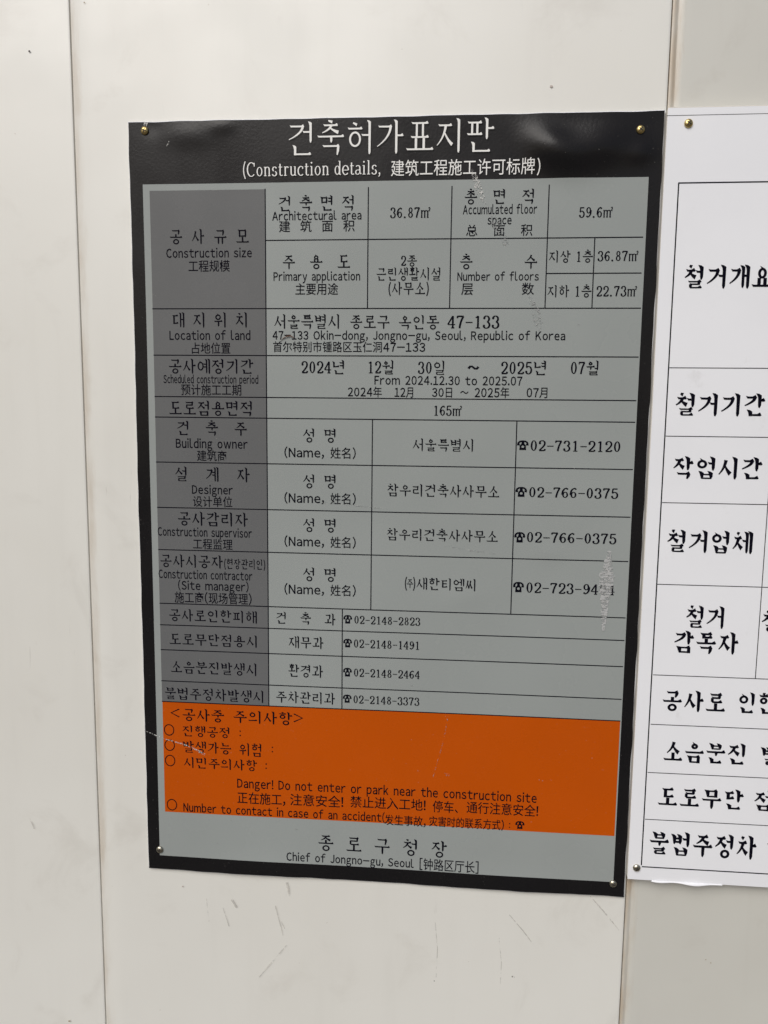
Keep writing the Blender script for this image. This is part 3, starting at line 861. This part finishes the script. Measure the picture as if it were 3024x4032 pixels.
for it in (('철거개요', 1477.5, 1669.4, 571, 624), ('철거기간', 1458, 1653, 848, 900), ('작업시간', 1453, 1647, 985, 1036), ('철거업체', 1440, 1626, 1144, 1196),
           ('철거', 1481, 1567, 1307.5, 1358), ('감독자', 1455, 1596, 1362, 1413), ('철', 1644, 1690, 1318.5, 1365), ('공사로', 1430.5, 1568, 1490, 1539),
           ('인한', 1593, 1678, 1495, 1543), ('소음분진', 1432.7, 1614, 1600, 1651), ('발', 1642.4, 1688, 1610, 1654), ('도로무단', 1420.6, 1607, 1699, 1748),
           ('점', 1628, 1671, 1707.5, 1752), ('불법주정차', 1402, 1635, 1796, 1854), ('발', 1656.5, 1700, 1818, 1862)):
    set_text(it[0], 'b', *it[1:], white, M_TEXT, Y_WHITE, False, off=0.3)

# ------------------------------------------------------------------ screws
t = plain('yellow_zinc', (0.62, 0.47, 0.20), 0.30, 1.0); M_BRASS = t.m
t = plain('zinc_steel', (0.50, 0.47, 0.38), 0.30, 1.0); M_ZINC = t.m
M_RECESS = plain('screw_recess_shade', (0.03, 0.025, 0.02), 0.8).m  # dark colour standing for the shade inside the cross slots


def screw(px, py, ypl, parent, mat, rot):
    x, y = pt(px, py, ypl)
    r, h = 0.0046, 0.0026
    n, m_ = 32, 12
    V, F = [], []
    for j in range(m_ + 1):
        q = j / m_
        for i in range(n):
            a = 2 * math.pi * i / n
            if j == 0: rr, d = r * 0.97, 0.0
            else: rr = r * math.cos((j - 1) / (m_ - 1) * math.pi / 2 * 0.985) ; d = 0.0005 + h * math.sin((j - 1) / (m_ - 1) * math.pi / 2)
            V.append((rr * math.cos(a), -d, rr * math.sin(a)))
    for j in range(m_):
        for i in range(n):
            k = (i + 1) % n
            F.append((j * n + i, j * n + k, (j + 1) * n + k, (j + 1) * n + i))
    F.append(tuple(m_ * n + i for i in range(n)))
    off = relief(x, y) if ypl == Y_SIGN else 0.0
    o_ = mesh('screw', V, F, mat, parent, smooth=True)
    o_.location = (x, ypl - off - 0.0003, y); o_.rotation_euler = (0, rot, 0)
    # Phillips cross: dark strips laid on the dome paint in the shade of its pits
    V, F = [], []
    for k in range(2):
        ln, wd = 0.0026, 0.00062
        q = [(-ln, -wd), (ln, -wd), (ln, wd), (-ln, wd)]
        n0 = len(V)
        N = 6
        for i in range(N + 1):
            xx = -ln + 2 * ln * i / N
            dz = 0.0005 + h * math.sqrt(max(0, 1 - (xx / r) ** 2)) + 0.00008 + 0.00003 * k
            for ww in (-wd, wd):
                V.append((xx, -dz, ww) if k == 0 else (ww, -dz, -xx))
        for i in range(N):
            F.append((n0 + 2 * i, n0 + 2 * i + 2, n0 + 2 * i + 3, n0 + 2 * i + 1))
    mesh('cross_recess', V, F, M_RECESS, o_)


screw(313, 283, Y_SIGN, sign, M_BRASS, 0.3); screw(1383, 281, Y_SIGN, sign, M_BRASS, 0.7)
screw(346, 1834, Y_SIGN, sign, M_ZINC, 0.1); screw(1324, 1908, Y_SIGN, sign, M_ZINC, 0.5)
screw(1487, 267, Y_WHITE, white, M_BRASS, 0.6); screw(1375, 1874, Y_WHITE, white, M_ZINC, 0.2)


# ------------------------------------------------------------------ wear: scuffs and scratches with their own shapes
def scuff_mat(name, col, thr, scale, stretch, rough=0.6, top=1.0):
    t = NT(name); v = t.coord(stretch)
    n1 = t.noise(v, scale, 5, 0.65)
    al = t.ramp(n1, thr - 0.06, thr + 0.06, 0, top)
    t.base(t.mix(t.noise(t.coord(), 600, 2), tuple(c * 0.8 for c in col), col)); t.rough(rough)
    t.link(al, t.b.inputs['Alpha'])
    return t.m


M_SCUFF = scuff_mat('rubbed_print', (0.56, 0.57, 0.57), 0.50, 420, (0.35, 1, 1.0), top=0.8)
M_RUB = scuff_mat('rubbed_film', (0.46, 0.47, 0.47), 0.40, 130, (1, 1, 0.4), top=0.5)
M_SCR = scuff_mat('scratch_white', (0.62, 0.62, 0.60), 0.53, 620, (1, 1, 1))
M_FAINT = scuff_mat('scratch_faint', (0.36, 0.37, 0.37), 0.58, 520, (1, 1, 1))
M_WSC = scuff_mat('wall_scuff', (0.42, 0.39, 0.35), 0.47, 95, (1, 1, 0.5), top=0.32)


def blob(pts_w, mat, parent, name='scuff', ypl=Y_SIGN, off=0.95, curved=True):
    """pts_w: centre line pixels with half widths"""
    L, R = [], []
    P2 = [(*pt(x, y, ypl), w) for x, y, w in pts_w]
    px = pt(800, 1000, ypl)[0] - pt(799, 1000, ypl)[0]
    dense = []
    for i in range(len(P2) - 1):
        for k in range(6):
            u = k / 6; dense.append(tuple(P2[i][j] * (1 - u) + P2[i + 1][j] * u for j in range(3)))
    dense.append(P2[-1])
    n = len(dense)
    for i in range(n):
        a = dense[max(0, i - 1)]; c = dense[min(n - 1, i + 1)]
        dx, dy = c[0] - a[0], c[1] - a[1]; l = math.hypot(dx, dy) or 1
        w = dense[i][2] * px * random.uniform(0.75, 1.2)
        x, y = dense[i][:2]
        L.append(W(x - dy / l * w, y + dx / l * w, off, ypl, curved)); R.append(W(x + dy / l * w, y - dx / l * w, off, ypl, curved))
    return mesh(name, L + R, [(i + n, i + n + 1, i + 1, i) for i in range(n - 1)], mat, parent)


blob([(1317, 1192, 3), (1313, 1222, 9), (1311, 1250, 13), (1308, 1280, 10), (1305, 1310, 6), (1304, 1345, 3)], M_RUB, sign, off=0.88)
blob([(1316, 1190, 4), (1313, 1215, 9), (1311, 1245, 16), (1308, 1275, 13), (1306, 1305, 8), (1304, 1335, 6), (1303, 1362, 2)], M_SCUFF, sign)
blob([(1019, 366, 2), (1026, 385, 5), (1033, 405, 8), (1042, 427, 5), (1048, 440, 1)], M_SCR, sign)
blob([(1050, 445, 3), (1075, 490, 10), (1095, 530, 6)], M_FAINT, sign)
blob([(1143, 640, 4), (1156, 670, 8), (1163, 700, 8), (1166, 715, 2)], M_FAINT, sign)
blob([(312, 1577, 1), (338, 1588, 1.2), (362, 1597, 1.0), (395, 1606, 1.5), (415, 1614, 1.8), (440, 1627, 3), (444, 1630, 1)], M_SCR, sign, 'scratch')
blob([(314, 262, 4), (316, 268, 3.5), (313, 275, 3)], M_SCR, sign, 'scratch')
blob([(366, 306, 1.4), (364, 313, 1.6), (360, 316, 1.2)], M_SCR, sign, 'scratch')
blob([(700, 1085, .8), (770, 1092, 1), (840, 1099, .8)], M_FAINT, sign, 'scratch')
blob([(840, 1146, .8), (900, 1157, 1), (960, 1168, .8)], M_FAINT, sign, 'scratch')
blob([(960, 1178, .8), (1020, 1189, 1), (1075, 1196, .6)], M_FAINT, sign, 'scratch')
blob([(968, 1545, .8), (958, 1600, 1), (935, 1680, .8)], M_FAINT, sign, 'scratch')
blob([(960, 1672, 3), (970, 1674, 3)], M_FAINT, sign, 'scratch')
blob([(1162, 1684, 1), (1175, 1686, 1)], M_FAINT, sign, 'scratch')
for (x, y) in ((470, 1820), (500, 1770), (1310, 1440), (890, 1480), (640, 1790), (700, 890), (1240, 1010), (905, 1665), (1250, 700)):
    blob([(x - 3, y, 1.2), (x + 3, y + 1, 1.2)], M_FAINT, sign, 'scratch')

wallp = hoarding
hoarding_marks = (
    [(595, 1955, 1.5), (604, 1990, 1.5), (612, 2020, 1.0)], [(608, 1990, 1), (615, 2005, 1)], [(560, 2110, 1), (590, 2075, 1.4), (620, 2040, 1)],
    [(1078, 2025, .8), (1083, 2080, .8), (1080, 2140, .6)], [(1100, 1975, 1), (1130, 2010, 1.2), (1160, 2050, .8)], [(620, 1905, 4), (626, 1935, 3)],
    [(940, 1990, .8), (945, 2050, .9), (942, 2110, .6)], [(500, 1940, 4), (512, 1960, 3)], [(446, 1940, .7), (452, 1990, .7)],
    [(482, 1960, 1), (495, 2000, 1.2)], [(65, 1765, 3), (75, 1790, 2)], [(430, 1720, 3), (438, 1735, 2)], [(480, 660, 4), (484, 690, 2)],
    [(1275, 1935, 1), (1310, 1975, 1.4), (1338, 2010, .8)], [(1105, 2108, 2), (1112, 2110, 2)],
    [(460, 1000, 6), (480, 1015, 5), (505, 1022, 3)], [(430, 1400, 4), (440, 1404, 3)])
for m_ in hoarding_marks:
    o = blob(m_, M_WSC, hoarding, 'scuff', Y_WALL, off=0.9, curved=False)
    for v in o.data.vertices: v.co = (v.co.x, v.co.y - Y_WALL, v.co.z + ZC)

M_HOLE = plain('drill_hole', (0.05, 0.04, 0.04), 0.9).m
M_CHIP = plain('paint_chip', (0.50, 0.44, 0.40), 0.8).m
M_MUD = plain('mud_spot', (0.36, 0.28, 0.18), 0.9).m
for (x, y, r, m_, nm) in ((64, 111, 2.4, M_HOLE, 'drill_hole'), (1191, 187, 3.2, M_CHIP, 'paint_chip'), (492, 1375, 2.2, M_MUD, 'mud_spot'), (183, 6, 1.6, M_MUD, 'mud_spot'),
                          (1107, 2109, 1.6, M_HOLE, 'paint_chip'), (938, 2118, 1.5, M_HOLE, 'mud_spot'), (150, 2205, 2.6, M_MUD, 'mud_spot'), (395, 1914, 2.4, M_CHIP, 'paint_chip'),
                          (1524, 2072, 1.5, M_MUD, 'mud_spot'), (1535, 2079, 1.5, M_MUD, 'mud_spot')):
    c = pt(x, y, Y_WALL); q = 0.00054 * r
    vv = [(c[0] + q * random.uniform(.7, 1.2) * math.cos(k * .785), -0.0008, c[1] + ZC + q * random.uniform(.6, 1.0) * math.sin(k * .785)) for k in range(8)]
    mesh(nm, vv, [tuple(range(8))], m_, hoarding)

# sliver of film peeling off the white notice's lower edge
A, B = pt(1408, 1906, Y_WHITE), pt(1560, 1919, Y_WHITE)
V, F = [], []
for i in range(25):
    u = i / 24; x = A[0] + (B[0] - A[0]) * u; h = 0.0020 * (math.sin(u * 3.1) ** 0.6) * (0.55 + 0.45 * math.sin(u * 11 + 1)) + 0.0002
    V += [(x, Y_WHITE - 0.0004, yb_ + 0.0008), (x - 0.001, Y_WHITE - 0.0012 - h * 0.6, yb_ + 0.0002), (x - 0.002 * (1 - u), Y_WHITE - 0.0010 - h * 0.8, yb_ - h)]
for i in range(24):
    for k in (0, 1):
        a = 3 * i + k; F.append((a, a + 3, a + 4, a + 1))
mesh('peeling_film', V, F, M_SHEET, white, smooth=True)

# a stray brown fibre caught on the address line
V, F = [], []
cl = [pt(605, 739), pt(612, 731), pt(620, 727), pt(629, 726), pt(636, 730)]
for i, (x, y) in enumerate(cl):
    r = (0.0002, 0.0006, 0.0006, 0.0005, 0.0002)[i]; lift = (0.8, 1.2, 1.8, 1.5, 1.0)[i]
    for k in range(6):
        a = k * math.pi / 3; V.append((x - cl[0][0] + r * math.sin(a) * .4, -(lift * 0.001 + r * math.cos(a)), y - cl[0][1] + r * math.sin(a)))
for i in range(4):
    for k in range(6):
        F.append((i * 6 + k, i * 6 + (k + 1) % 6, i * 6 + 6 + (k + 1) % 6, i * 6 + 6 + k))
o = mesh('dry_fibre', V, F, plain('dry_fibre', (0.16, 0.07, 0.035), 0.7).m)
o.location = (cl[0][0], Y_SIGN - relief(*cl[0]), ZC + cl[0][1])
o['label'] = 'short brown curled plant fibre stuck over the 47-133 address line'; o['category'] = 'fibre'
